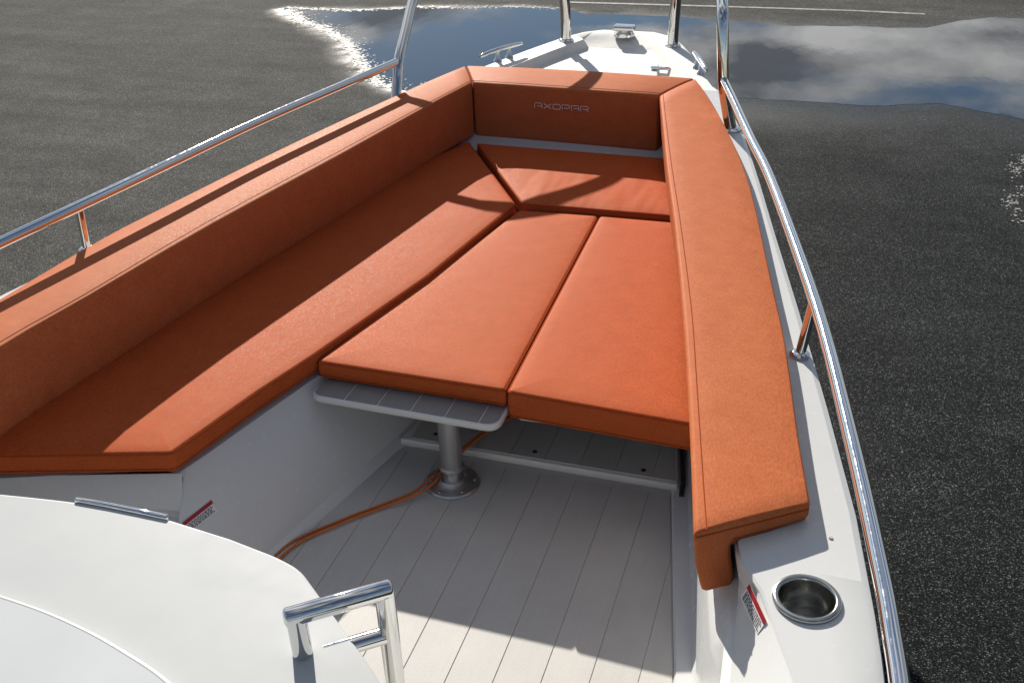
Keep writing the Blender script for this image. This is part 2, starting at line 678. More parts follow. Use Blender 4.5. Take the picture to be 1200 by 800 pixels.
def backrest(name, inn, out, zt, zb, leg_t, pad_t, label, ends=(True, True), lean=0.0):
    """Upholstered bolster: a face that hangs down inboard and a pad that lies out over the gunwale.
    inn / out: matching (x, y) stations; zb: bottom of the face per station."""
    n = len(inn)
    c = Vector((sum(p[0] for p in inn) / n, sum(p[1] for p in inn) / n, zt - pad_t))
    root = thing(name, c, label, 'backrest', 'backrests round the bow sofa')
    bm = bmesh.new()
    rings = []

    def ring(pi, po, zb_, shrink=0.0, along=Vector((0, 0))):
        pi, po = Vector(pi), Vector(po)
        u = (po - pi)
        W = u.length
        u.normalize()
        r = 0.014
        s = shrink
        pr = []
        # inner face, bottom to top
        pr += [(s + 0.012, zb_ + s), (s + 0.002, zb_ + s + 0.008), (s, zb_ + s + 0.02), (s - 0.004, (zb_ + zt) / 2), (s, zt - r - s)]
        for k in range(1, 5):
            a = math.pi / 2 * k / 4
            pr.append((s + r - r * math.cos(a), zt - r - s + r * math.sin(a)))
        pr += [(W * 0.25, zt - s + 0.003), (W * 0.5, zt - s + 0.004), (W * 0.75, zt - s + 0.003)]
        for k in range(0, 5):
            a = math.pi / 2 * (1 - k / 4)
            pr.append((W - s - r * 0.6 + r * 0.6 * math.cos(a), zt - s - r * 0.6 + r * 0.6 * math.sin(a)))
        pr += [(W - s, zt - pad_t + 0.012 + s), (W - s - 0.008, zt - pad_t + s), (W * 0.6, zt - pad_t + s),
               (leg_t + 0.02 - s, zt - pad_t + s), (leg_t + 0.004 - s, zt - pad_t - 0.012), (leg_t - s, zt - pad_t - 0.035),
               (leg_t - s, zb_ + 0.012 + s), (leg_t - 0.010 - s, zb_ + s)]
        pr = [(a + lean * max(0.0, (zt - 0.02 - z)) / 0.12 if a < W * 0.62 else a, z) for a, z in pr]
        return [bm.verts.new((pi.x + u.x * a + along.x, pi.y + u.y * a + along.y, z)) for a, z in pr]

    def adir(i, j):
        d = (Vector(inn[i]) - Vector(inn[j])).normalized()
        return d

    if ends[0]:
        d = adir(0, 1)
        rings.append(ring(inn[0], out[0], zb[0], 0.007, d * 0.0))
        rings.append(ring(inn[0], out[0], zb[0], 0.002, -d * 0.004))
        rings.append(ring(inn[0], out[0], zb[0], 0.0, -d * 0.011))
    for i in range(0 if not ends[0] else 1, n if not ends[1] else n - 1):
        rings.append(ring(inn[i], out[i], zb[i]))
    if ends[1]:
        d = adir(n - 1, n - 2)
        rings.append(ring(inn[-1], out[-1], zb[-1], 0.0, -d * 0.011))
        rings.append(ring(inn[-1], out[-1], zb[-1], 0.002, -d * 0.004))
        rings.append(ring(inn[-1], out[-1], zb[-1], 0.007, d * 0.0))
    K = len(rings[0])
    for a, c2 in zip(rings, rings[1:]):
        for k in range(K):
            bm.faces.new((a[k], a[(k + 1) % K], c2[(k + 1) % K], c2[k]))
    for rg, rev in ((rings[0], True), (rings[-1], False)):
        f = bm.faces.new(rg[::-1] if rev else rg)
        bmesh.ops.triangulate(bm, faces=[f])
    obj('cover', bm, VINYL_B, root, angle=60)
    # piped seams along the inboard and outboard top edges and round the ends
    for s_in in (0.0, 1.0):
        bm = bmesh.new()
        pts = []
        for pi, po in zip(inn, out):
            pi, po = Vector(pi), Vector(po)
            u = (po - pi).normalized()
            W = (po - pi).length
            if s_in == 0:
                q = pi + u * 0.030
                pts.append((q.x, q.y, zt + 0.0004))
            else:
                q = pi + u * (W - 0.004)
                pts.append((q.x, q.y, zt - 0.014))
        pts[0] = Vector(pts[0]).lerp(Vector(pts[1]), 0.02)
        tube(bm, pts, 0.0017, seg=6)
        obj('piping', bm, SEAM, root)
    for e_, k_ in ((ends[0], 0), (ends[1], -1)):
        if not e_:
            continue
        a_, b_ = Vector(inn[k_]), Vector(out[k_])
        n_ = inn[1 if k_ == 0 else -2]
        dd = (a_ - Vector(n_)).normalized()
        bm = bmesh.new()
        tube(bm, [(p.x + dd.x * 0.0005, p.y + dd.y * 0.0005, zt - 0.013) for p in (a_.lerp(b_, 0.012), a_.lerp(b_, 0.5), a_.lerp(b_, 0.985))], 0.0020, seg=6)
        obj('piping', bm, SEAM, root)
    return root


# ------------------------------------------------------------------ ground, puddle, markings
far = [(-8.003, 13.874), (-7.363, 13.931), (-6.833, 13.97), (-6.148, 14.257), (-5.402, 14.388), (-4.681, 14.57), (-3.765, 14.515), (-3.489, 14.301),
       (-2.419, 14.392), (-1.717, 14.271), (-0.693, 14.126), (0.049, 14.264), (0.469, 14.251), (0.935, 14.337), (1.148, 14.56), (1.42, 14.845),
       (1.744, 15.048), (2.153, 15.027), (2.9, 14.88), (3.8, 14.5), (4.4, 13.6)]
near = [(-7.949, 13.772), (-7.389, 13.182), (-6.858, 12.785), (-6.417, 12.403), (-5.857, 11.655), (-5.352, 10.88), (-5.074, 10.622), (-4.848, 10.467),
        (-4.096, 10.239), (-3.279, 10.111), (-1.575, 10.688), (-0.98, 10.907), (-0.715, 10.903), (-0.197, 10.925), (0.2, 10.90),
        (0.64, 10.989), (0.97, 11.119), (1.288, 11.016), (1.514, 10.872), (1.738, 10.787), (2.2, 10.56), (3.2, 10.9), (4.1, 11.9)]


def wiggle(P, amp, seed, closed=False):
    out = []
    for a, c in zip(P, P[1:]):
        for k in range(8):
            s = k / 8
            x, y = a[0] + (c[0] - a[0]) * s, a[1] + (c[1] - a[1]) * s
            q = Vector((x * 2.1, y * 2.1, seed))
            q2 = Vector((x * 7.3, y * 7.3, seed + 5))
            out.append((x + amp * (noise.noise(q) + 0.4 * noise.noise(q2)), y + amp * (noise.noise(q + Vector((9, 3, 1))) + 0.4 * noise.noise(q2 + Vector((4, 1, 2))))))
    out.append(P[-1])
    return out


def seg_dist(p, P):
    best = 1e9
    for a, c in zip(P, P[1:]):
        ax, ay, cx_, cy_ = a[0], a[1], c[0], c[1]
        dx, dy = cx_ - ax, cy_ - ay
        t_ = max(0.0, min(1.0, ((p[0] - ax) * dx + (p[1] - ay) * dy) / (dx * dx + dy * dy + 1e-12)))
        best = min(best, math.hypot(p[0] - ax - dx * t_, p[1] - ay - dy * t_))
    return best


def sstep(a, b_, x_):
    t_ = max(0.0, min(1.0, (x_ - a) / (b_ - a)))
    return t_ * t_ * (3 - 2 * t_)


gx = [-300, -80, -30, -18] + [-14 + 0.2 * k for k in range(96)] + [7, 12, 30, 80, 300]
gy = [-300, -80, -20, -5, 0, 3] + [6 + 0.2 * k for k in range(51)] + [18, 30, 80, 300]
shore = near + far[::-1] + near[:1]
gv, gw_ = [], []
for y in gy:
    for x in gx:
        gv.append((x, y, GZ))
        q = Vector((x * 0.35, y * 0.35, 2.0))
        wob = noise.noise(q) * 1.6
        side = sstep(-4.6, -2.2, x + wob) * (1 - sstep(13.9, 14.4, y + 0.15 * wob))
        margin = 0.0
        if -12 < x < 8 and 8 < y < 17:
            d = seg_dist((x, y), shore)
            margin = math.exp(-(d / (0.30 if x < -3 else 0.6)) ** 1.2) * (0.9 if y < 13.9 else 0.75)
        gw_.append((min(1.0, max(side, margin * 0.8)), margin))
gf = []
nx = len(gx)
for a in range(len(gy) - 1):
    for c in range(nx - 1):
        gf.append((a * nx + c, a * nx + c + 1, (a + 1) * nx + c + 1, (a + 1) * nx + c))
gme = bpy.data.meshes.new('asphalt_ground')
gme.from_pydata(gv, [], gf)
for an, k in (('wet', 0), ('margin', 1)):
    at = gme.attributes.new(an, 'FLOAT', 'POINT')
    at.data.foreach_set('value', [w_[k] for w_ in gw_])
gme.materials.append(ASPH)
o = bpy.data.objects.new('asphalt_ground', gme)
COL.objects.link(o)
o['kind'] = 'structure'
o['label'] = 'dark stony asphalt yard, dry on one side and wet on the other'

far_w, near_w = wiggle(far, 0.06, 1.0), wiggle(near, 0.07, 4.0)
bm = bmesh.new()
vs = [bm.verts.new((x, y, GZ + 0.0015)) for x, y in near_w + far_w[::-1]]
f = bm.faces.new(vs)
bmesh.ops.triangulate(bm, faces=[f])
o = obj('puddle_water', bm, WATER, smooth=False)
o['kind'] = 'structure'
o['label'] = 'wide still puddle mirroring blue sky and grey clouds'

# far road line
bm = bmesh.new()
lp = [(-4.0, 14.97), (-1.815, 15.074), (0.025, 15.137), (0.944, 15.099)]
L0 = []
for (x, y) in lp:
    L0.append((bm.verts.new((x, y - 0.04, GZ + 0.004)), bm.verts.new((x, y + 0.04, GZ + 0.004))))
for a, c in zip(L0, L0[1:]):
    bm.faces.new((a[0], c[0], c[1], a[1]))
o = obj('road_line', bm, PAINT, smooth=False)
o['kind'] = 'structure'
o['label'] = 'worn white painted line on the asphalt beyond the puddle'
# froth along the puddle's edge: sun sparkle put in as many small low flakes
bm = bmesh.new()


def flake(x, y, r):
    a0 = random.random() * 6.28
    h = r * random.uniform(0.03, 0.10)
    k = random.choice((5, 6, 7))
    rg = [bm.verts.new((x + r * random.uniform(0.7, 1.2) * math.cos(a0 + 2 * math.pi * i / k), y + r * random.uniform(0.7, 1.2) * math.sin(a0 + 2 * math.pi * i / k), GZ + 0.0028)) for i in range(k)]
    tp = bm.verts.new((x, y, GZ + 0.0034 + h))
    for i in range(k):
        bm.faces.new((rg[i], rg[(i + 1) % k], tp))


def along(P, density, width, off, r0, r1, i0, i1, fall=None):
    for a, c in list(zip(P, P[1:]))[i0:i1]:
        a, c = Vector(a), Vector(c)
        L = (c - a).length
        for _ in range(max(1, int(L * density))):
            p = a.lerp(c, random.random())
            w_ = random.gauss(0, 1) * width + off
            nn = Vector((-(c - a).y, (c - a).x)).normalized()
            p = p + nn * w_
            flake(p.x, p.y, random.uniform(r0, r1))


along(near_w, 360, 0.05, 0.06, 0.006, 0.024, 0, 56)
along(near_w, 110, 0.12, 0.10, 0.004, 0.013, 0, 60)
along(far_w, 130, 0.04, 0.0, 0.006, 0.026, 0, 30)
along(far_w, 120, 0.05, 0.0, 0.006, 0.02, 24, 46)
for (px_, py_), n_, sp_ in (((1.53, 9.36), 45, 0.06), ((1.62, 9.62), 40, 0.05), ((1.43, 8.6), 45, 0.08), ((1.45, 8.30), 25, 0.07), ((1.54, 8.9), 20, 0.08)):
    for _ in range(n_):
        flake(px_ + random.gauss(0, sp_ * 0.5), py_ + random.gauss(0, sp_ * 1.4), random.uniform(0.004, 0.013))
o = obj('puddle_glints', bm, GLINT, smooth=False)
tag(o, 'pale froth along the edge of the puddle, sun sparkle put in as flakes', 'glints', kind='stuff')

# ------------------------------------------------------------------ the boat
XC = -1.24
HW = [(-2.6, 1.50), (0.0, 1.52), (1.0, 1.495), (1.3, 1.475), (1.57, 1.45), (1.95, 1.395), (2.56, 1.275), (3.43, 1.085), (3.9, 0.985), (4.46, 0.86), (5.0, 0.69),
      (5.2, 0.615), (5.6, 0.47), (5.85, 0.37), (6.02, 0.28), (6.10, 0.17)]
GW = 0.585


def half_width(y, side):
    return interp(HW, y) - (0.03 if side < 0 and y < 3.2 else 0.0)


boat = thing('motor_boat', (XC, 1.8, GZ), 'white open motor boat with an orange cushioned bow sofa, parked on asphalt', 'boat')

# hull: lofted shell outside
ys = [-2.6, -1.5, -0.5, 0.5, 1.3, 1.95, 2.56, 3.0, 3.43, 3.9, 4.46, 5.0, 5.3, 5.6, 5.85, 6.02, 6.10]
bm = bmesh.new()
rings = []
for y in ys:
    h = interp(HW, y)
    k = max(0.0, min(1.0, (y - 2.5) / 3.6))
    zk = -0.82 + 0.9 * k ** 2.5
    zc = -0.42 + 0.55 * k ** 1.8
    hc = h * (0.88 - 0.45 * k ** 1.5)
    half = [(h - 0.004, GW - 0.045), (h + 0.004, GW - 0.075), (h - 0.012, GW - 0.10), (h * 0.97, 0.2 + 0.1 * k), (hc, zc), (hc * 0.96, zc - 0.03), (0.0, zk)]
    pw = half_width(y, -1) / interp(HW, y)
    full = [(XC + a, z) for a, z in half] + [(XC - a * pw, z) for a, z in half[-2::-1]]
    yy = [y + (0.10 * k if z < 0.3 else 0.0) * -1.0 for _, z in full]
    rings.append([bm.verts.new((x, q, z)) for (x, z), q in zip(full, yy)])
for a, c in zip(rings, rings[1:]):
    for k in range(len(a) - 1):
        bm.faces.new((a[k], a[k + 1], c[k + 1], c[k]))
bm.faces.new(rings[0])
bm.faces.new(rings[-1][::-1])
obj('hull', bm, GEL, boat, angle=30)
for yk in (-1.6, 2.2):
    bm = bmesh.new()
    box_bm(bm, (XC, yk, GZ + 0.19), 0.5, 0.22, 0.38)
    box_bm(bm, (XC, yk, GZ + 0.03), 0.9, 0.34, 0.06)
    obj('keel_block', bm, GALV, boat, smooth=False)

# backrest stations
SI = [(-0.177, 1.708), (-0.210, 1.895), (-0.282, 2.285), (-0.364, 2.697), (-0.493, 3.305), (-0.602, 3.782), (-0.708, 4.276), (-0.806, 4.729)]
SO = [(0.053, 1.873), (0.009, 2.130), (-0.058, 2.571), (-0.126, 2.928), (-0.272, 3.680), (-0.400, 4.180), (-0.558, 4.689), (-0.686, 5.039)]
PI_ = [(-2.150, 0.900), (-2.215, 1.500), (-2.204, 1.975), (-2.159, 2.299), (-2.075, 2.904), (-1.935, 3.660), (-1.823, 4.337), (-1.744, 4.745)]
PO = [(-2.420, 0.900), (-2.440, 1.600), (-2.424, 2.180), (-2.392, 2.680), (-2.337, 3.033), (-2.190, 3.800), (-1.990, 4.640), (-1.881, 5.029)]


def dense(P, k=3):
    return [(v.x, v.y) for v in catmull([(p[0], p[1], 0) for p in P], k)]


SI, SO, PI_, PO = dense(SI), dense(SO), dense(PI_), dense(PO)
ZT = 0.635


def lerp_list(a, c, n):
    return [a + (c - a) * i / (n - 1) for i in range(n)]


# gunwales: rounded-over strips from the liner wall out to the hull
def gunwale(inner, side):
    bm = bmesh.new()
    rings = []
    for (xi, y) in inner:
        xo = XC + side * half_width(y, side)
        s = side
        pr = [(xi, GW - 0.05), (xi, GW - 0.006), (xi + s * 0.006, GW), (xi + (xo - xi) * 0.5, GW + 0.001), (xo - s * 0.02, GW), (xo - s * 0.005, GW - 0.006), (xo, GW - 0.02), (xo, GW - 0.05)]
        rings.append([bm.verts.new((x, y, z)) for x, z in pr])
    for a, c in zip(rings, rings[1:]):
        for k in range(len(a)):
            k2 = (k + 1) % len(a)
            bm.faces.new((a[k], a[k2], c[k2], c[k]))
    bm.faces.new(rings[0])
    bm.faces.new(rings[-1][::-1])
    return bm


st_in = [(0.15, -2.58), (0.16, 0.0), (0.155, 0.9), (0.13, 1.2), (0.056, 1.404), (0.014, 1.52), (-0.028, 1.632), (-0.076, 1.711), (-0.125, 1.93), (-0.205, 2.35), (-0.31, 2.88), (-0.42, 3.40),
         (-0.53, 3.90), (-0.64, 4.40), (-0.70, 4.72), (-0.76, 5.02)]
gs = gunwale(st_in, 1)
# hole for the cup holder
CUP = Vector((0.065, 1.627, GW))
me = bpy.data.meshes.new('gunwale')
bmesh.ops.recalc_face_normals(gs, faces=gs.faces)
gs.to_mesh(me)
gs.free()
tmp = bpy.data.objects.new('gunwale_tmp', me)
COL.objects.link(tmp)
cb = bmesh.new()
lathe(cb, CUP, [(0, -0.2), (0.0585, -0.2), (0.0585, 0.1), (0, 0.1)], 40)
bmesh.ops.recalc_face_normals(cb, faces=cb.faces)
cme = bpy.data.meshes.new('cut')
cb.to_mesh(cme)
cb.free()
cut = bpy.data.objects.new('cut', cme)
COL.objects.link(cut)
md = tmp.modifiers.new('b', 'BOOLEAN')
md.operation = 'DIFFERENCE'
md.solver = 'EXACT'
md.object = cut
dg = bpy.context.evaluated_depsgraph_get()
nm = bpy.data.meshes.new_from_object(tmp.evaluated_get(dg))
for q in (tmp, cut):
    bpy.data.objects.remove(q, do_unlink=True)
nb = bmesh.new()
nb.from_mesh(nm)
obj('gunwale', nb, GEL, boat, angle=30)

pt_in = [(2 * XC - 0.15, -2.58), (2 * XC - 0.15, 0.5), (-2.30, 1.0), (-2.285, 1.5), (-2.27, 1.98), (-2.225, 2.35), (-2.14, 2.95), (-2.0, 3.70), (-1.885, 4.38), (-1.82, 4.72), (-1.76, 5.02)]
obj('gunwale', gunwale(pt_in, -1), GEL, boat, angle=30)

# foredeck: side flats level with the gunwale, a sunk middle panel with sloping sides
bm = bmesh.new()
rows = []
for y in (5.005, 5.2, 5.4, 5.6, 5.75, 5.86, 5.95, 6.03, 6.10):
    h = interp(HW, y)
    rim = 0.16 if y < 5.9 else 0.08
    wi = max(0.02, h - 0.17 - 0.0 * rim)
    zi = GW - 0.045
    if y > 5.86:
        zi = GW - 0.02
        wi = max(0.02, h - 0.05)
    if y > 6.0:
        zi = GW
    prof = [(-h, GW - 0.05), (-h, GW - 0.02), (-h + 0.006, GW - 0.005), (-h + 0.02, GW), (-wi - 0.02, GW), (-wi + 0.012, zi), (0, zi), (wi - 0.012, zi), (wi + 0.02, GW), (h - 0.02, GW), (h - 0.006, GW - 0.005), (h, GW - 0.02), (h, GW - 0.05)]
    rows.append([bm.verts.new((XC + x, y, z)) for x, z in prof])
for a, c in zip(rows, rows[1:]):
    for k in range(len(a) - 1):
        bm.faces.new((a[k], a[k + 1], c[k + 1], c[k]))
bm.faces.new(rows[-1])
fd = obj('foredeck', bm, NONSKID, boat, angle=25)
hp = [(-1.352, 5.640), (-1.005, 5.652), (-0.965, 5.56), (-0.905, 5.20), (-1.42, 5.18), (-1.46, 5.30)]
slab('deck_hatch', hp, GW - 0.041, GW - 0.031, NONSKID, fd, r=0.02, bev=0.003)
bm = bmesh.new()
for a, c in zip(hp[:3], hp[1:4]):
    tube(bm, [(a[0], a[1], GW - 0.039), (c[0], c[1], GW - 0.039)], 0.006, seg=6)
obj('hatch_gasket', bm, GALV, fd)
bm = bmesh.new()
box_bm(bm, (-0.925, 5.44, GW - 0.022), 0.11, 0.035, 0.012)
bevelled(bm, 0.003)
obj('hatch_latch', bm, STEEL, fd)

# liner: port side wall below the sofa, aft end of the sofa base, front base, ledges
lin = [((-1.72, 1.10), (-1.93, 1.10)), ((-1.50, 1.80), (-1.72, 1.80)), ((-1.537, 1.645), (-1.676, 1.972)), ((-1.444, 2.056), (-1.650, 2.06)), ((-1.307, 2.665), (-1.512, 2.60)), ((-1.20, 3.20), (-1.37, 3.17)), ((-1.10, 3.89), (-1.262, 3.89))]
bm = bmesh.new()
lo = [q for q in lin if q[0][1] < 1.7 and q[0][0] > -1.6 or q[0][1] > 2.0]
V0 = []
for (fx, fy), (tx, ty) in lo:
    V0.append((bm.verts.new((fx + 0.03, fy, -0.002)), bm.verts.new((fx - 0.004, fy, 0.022)), bm.verts.new((fx - 0.02, fy, 0.06)), bm.verts.new((tx + 0.002, ty, 0.278)), bm.verts.new((tx - 0.012, ty, 0.291)), bm.verts.new((tx - 0.06, ty, 0.293))))
for a, c in zip(V0, V0[1:]):
    for k in range(5):
        bm.faces.new((a[k], c[k], c[k + 1], a[k + 1]))
# shelf that carries the port cushion
s_in = [V0[i][5] for i in range(len(V0))]
s_out = [bm.verts.new((x, y, 0.293)) for x, y in ((-2.34, 1.752), (-2.30, 1.9), (-2.17, 2.70), (-2.03, 3.25), (-1.86, 3.92))]
for a, c, d, e in zip(s_in, s_in[1:], s_out[1:], s_out):
    bm.faces.new((a, c, d, e))
liner = obj('sofa_base', bm, GEL, boat, angle=30)
# aft end of the sofa base, with a shallow ledge
bm = bmesh.new()
A0, A1 = Vector((-1.674, 1.974)), Vector((-2.36, 1.765))
f0 = Vector((-1.540, 1.648))
prof = [(0.0, 0.293), (-0.004, 0.288), (0.0, 0.222), (0.030, 0.214), (0.032, 0.195), (0.020, 0.185), (0.0, 0.17), (0.0, -0.002)]
nrm = Vector((-(A1 - A0).y, (A1 - A0).x)).normalized()
if nrm.y < 0:
    nrm = -nrm
ra, rb = [], []
for d, z in prof:
    s = 1 - max(0, min(1, z / 0.29))
    p = A0.lerp(f0, s) + nrm * d
    q = A1 + nrm * d
    ra.append(bm.verts.new((p.x, p.y, z)))
    rb.append(bm.verts.new((q.x, q.y, z)))
for k in range(len(prof) - 1):
    bm.faces.new((ra[k], rb[k], rb[k + 1], ra[k + 1]))
obj('sofa_base', bm, GEL, boat, angle=20)
# forward sofa base and the pale ledge seen under the front backrest
bm = bmesh.new()
pts = [(-1.262, 3.93), (-1.10, 3.95), (-0.50, 3.95)]
a0 = [bm.verts.new((x, y, -0.002)) for x, y in pts]
a1 = [bm.verts.new((x, y, 0.283)) for x, y in pts]
for k in range(2):
    bm.faces.new((a0[k], a0[k + 1], a1[k + 1], a1[k]))
q = [bm.verts.new((x, y, 0.283)) for x, y in ((-0.60, 4.615), (-1.86, 4.615), (-1.80, 3.93))]
bm.faces.new((a1[0], a1[1], a1[2], q[0], q[1], q[2]))
obj('sofa_base', bm, GEL, boat, angle=30)
bm = bmesh.new()
prof = [(4.616, 0.286), (4.618, 0.335), (4.63, 0.345), (4.715, 0.350), (4.740, 0.360), (4.80, 0.38), (4.80, 0.583), (5.02, 0.583)]
ra = [bm.verts.new((-1.86, y, z)) for y, z in prof]
rb = [bm.verts.new((-0.60, y, z)) for y, z in prof]
for k in range(len(prof) - 1):
    bm.faces.new((ra[k], rb[k], rb[k + 1], ra[k + 1]))
obj('liner_ledge', bm, GEL, boat, angle=30)
# side liners behind the backrests
bm = bmesh.new()
for P in ([(x - 0.003, y) for x, y in pt_in[4:]],):
    a0 = [bm.verts.new((x, y, 0.285)) for x, y in P]
    a1 = [bm.verts.new((x, y, GW - 0.012)) for x, y in P]
    for k in range(len(P) - 1):
        bm.faces.new((a0[k], a0[k + 1], a1[k + 1], a1[k]))
obj('side_liner', bm, GEL, boat, angle=30)
# starboard liner: floor cove, inner wall, narrow rib and the sloping face up to the gunwale
bm = bmesh.new()
st = [  # y, floor groove x, wall foot x, rib inner x, rib outer x, gunwale inner x
    (3.93, -0.585, -0.525, -0.50, -0.46, -0.53), (3.3, -0.475, -0.415, -0.392, -0.345, -0.40), (2.62, -0.352, -0.292, -0.262, -0.222, -0.262), (2.18, -0.272, -0.212, -0.205, -0.165, -0.174), (1.93, -0.226, -0.170, -0.166, -0.105, -0.125),
    (1.77, -0.197, -0.150, -0.140, -0.089, -0.095), (1.711, -0.187, -0.142, -0.129, -0.085, -0.076), (1.632, -0.173, -0.130, -0.115, -0.081, -0.028), (1.575, -0.163, -0.118, -0.094, -0.078, -0.006), (1.50, -0.150, -0.104, -0.076, -0.074, 0.020), (1.404, -0.133, -0.090, -0.072, -0.070, 0.056), (1.2, -0.097, -0.06, -0.052, -0.050, 0.130), (0.9, -0.05, -0.01, -0.004, 0.0, 0.155), (0.0, -0.02, 0.01, 0.02, 0.026, 0.160), (-2.58, -0.02, 0.01, 0.02, 0.026, 0.150)]
rings = []
for y, xg, xf, r0, r1, xgw in st:
    prof = [(xg, y, 0.001), (xg + 0.006, y, 0.007), (xf - 0.01, y, 0.012), (xf, y, 0.03), (r0 - 0.002, y, 0.385), (r0 + 0.002, y, 0.398), (r1 - 0.006, y, 0.456), (r1, y, 0.462), (r1 + 0.012, y, 0.468), (xgw + 0.0015, y, GW - 0.004)]
    rings.append([bm.verts.new(p) for p in prof])
for a, c in zip(rings, rings[1:]):
    for k in range(len(a) - 1):
        bm.faces.new((a[k], a[k + 1], c[k + 1], c[k]))
obj('side_liner', bm, GEL, boat, angle=20)
# port liner aft of the sofa, beside the console
bm = bmesh.new()
P = [(2 * XC - 0.155, -2.58), (2 * XC - 0.155, 0.5), (-2.31, 1.0), (-2.36, 1.775)]
a0 = [bm.verts.new((x, y, 0)) for x, y in P]
a1 = [bm.verts.new((x, y, GW - 0.012)) for x, y in P]
for k in range(3):
    bm.faces.new((a0[k], a0[k + 1], a1[k + 1], a1[k]))
obj('side_liner', bm, GEL, boat, angle=30)

# floor: caulked sole with separate planks laid fore and aft
fl = [(-2.62, -2.58), (-0.02, -2.58), (-0.02, 0.0), (-0.06, 1.0), (-0.115, 1.30), (-0.216, 1.876), (-0.352, 2.62), (-0.585, 3.93), (-1.07, 3.93), (-1.20, 3.20), (-1.307, 2.665), (-1.444, 2.056), (-1.545, 1.65), (-2.60, 1.55)]
FP = [Vector(p) for p in fl]
bm = bmesh.new()
vs = [bm.verts.new((p.x, p.y, -0.0022)) for p in ccw(FP)]
bm.faces.new(vs)
floor = obj('cockpit_sole', bm, CAULK, boat, smooth=False)


def plank(P, z0, z1, parent, m, name='plank', gap=0.0009):
    if len(P) < 3 or abs(area(P)) < 0.002:
        return
    P = inset(ccw(P), gap)
    bm = bmesh.new()
    layered(bm, P, [(0, z0), (0, z1 - 0.0009), (0.0009, z1)])
    obj(name, bm, m, parent, smooth=False)


x = -0.302 + 0.12 * 3
while x > -2.62:
    # forward field, convex strip by strip
    xl, xr = x - 0.12, x
    strip = [Vector((xl, 1.3)), Vector((xr, 1.3)), Vector((xr, 2.612)), Vector((xl, 2.612))]
    P = clip(strip, Vector((-0.216 - 0.004, 1.876)), Vector((-0.744, -0.136)))
    P = clip(P, Vector((-1.444, 2.056)), Vector((0.609, -0.137))) if P else P
    if P:
        plank(P, -0.0021, 0.0, floor, DECK)
    strip = [Vector((xl, -2.5)), Vector((xr, -2.5)), Vector((xr, 1.297)), Vector((xl, 1.297))]
    P = clip(strip, Vector((-0.115, 1.3)), Vector((-0.30, -0.055)))
    P = clip(P, Vector((-0.03, 0)), Vector((-1, 0))) if P else P
    P = clip(P, Vector((-2.58, 0)), Vector((1, 0))) if P else P
    if P:
        plank(P, -0.0021, 0.0, floor, DECK)
    x -= 0.12

# raised step panel under the sofa table
SP = [(-1.300, 2.637), (-0.334, 2.634), (-0.362, 2.80), (-0.565, 3.93), (-1.06, 3.93), (-1.19, 3.20)]
step = slab('step_panel', SP, -0.004, 0.026, TWHITE, boat, r=0.012, bev=0.006)
x = -0.302
while x > -1.42:
    xl, xr = x - 0.12, x
    P = [Vector((xl, 2.648)), Vector((xr, 2.648)), Vector((xr, 3.90)), Vector((xl, 3.90))]
    P = clip(P, Vector((-0.345, 2.64)), Vector((-1.29, -0.22)))
    P = clip(P, Vector((-1.288, 2.64)), Vector((1.29, -0.22))) if P else P
    if P:
        plank(P, 0.024, 0.030, step, DECK)
    x -= 0.12
for hx, hy in ((-1.185, 2.69), (-0.825, 2.682), (-0.455, 2.678), (-0.735, 2.93)):
    bm = bmesh.new()
    lathe(bm, (hx, hy, 0.0302), [(0, 0.0015), (0.008, 0.0015), (0.009, 0.0)], 12)
    obj('screw', bm, RUBBER, step)
# dark rubber edge along the starboard side of the step
tube_obj('gasket', [(-0.318, 2.60, 0.012), (-0.322, 2.66, 0.018), (-0.352, 2.83, 0.018), (-0.548, 3.92, 0.018)], 0.008, RUBBER, step, seg=8)

# support board below the starboard table cushion
slab('bench_board', [(-0.84, 2.56), (-0.33, 2.58), (-0.55, 3.90), (-0.87, 3.90)], 0.235, 0.254, TWHITE, boat, r=0.01)

# rails
RR = 0.0172
sr = [(-0.486, 4.458, 0.805), (-0.405, 4.18, 0.795), (-0.296, 3.79, 0.783), (-0.183, 3.40, 0.772), (0.013, 2.565, 0.755), (0.123, 1.953, 0.752), (0.181, 1.582, 0.750), (0.203, 1.411, 0.750), (0.222, 1.20, 0.748), (0.24, 0.7, 0.746), (0.25, -0.3, 0.74), (0.25, -1.5, 0.735), (0.25, -1.75, 0.70), (0.25, -1.82, 0.585)]
rail = tube_obj('side_rail', catmull(sr, 6), RR, STEEL, boat)
pr_ = [(-2.074, 4.624, 0.755), (-2.172, 4.180, 0.755), (-2.293, 3.613, 0.755), (-2.372, 3.125, 0.755), (-2.440, 2.722, 0.754), (-2.503, 2.368, 0.752), (-2.578, 1.90, 0.75), (-2.63, 1.5, 0.748), (-2.68, 1.0, 0.746), (-2.72, 0.2, 0.745), (-2.73, -1.5, 0.735), (-2.73, -1.75, 0.70), (-2.73, -1.82, 0.585)]
rail2 = tube_obj('side_rail', catmull(pr_, 6), RR * 1.12, STEEL, boat)


def stanchion(parent, foot, top):
    tube_obj('stanchion', [foot, top], 0.0142, STEEL, parent)
    bm = bmesh.new()
    lathe(bm, (foot[0], foot[1], GW + 0.0005), [(0.0, 0.001), (0.028, 0.001), (0.028, 0.005), (0.022, 0.011), (0.016, 0.014), (0.0, 0.014)], 28)
    obj('foot_ring', bm, STEEL, parent)


stanchion(rail, (-0.015, 2.590, GW), (0.004, 2.595, 0.752))
stanchion(rail, (0.215, 0.85, GW), (0.232, 0.85, 0.745))
stanchion(rail2, (-2.462, 2.69, GW), (-2.450, 2.69, 0.752))
stanchion(rail2, (-2.70, 0.85, GW), (-2.70, 0.85, 0.745))

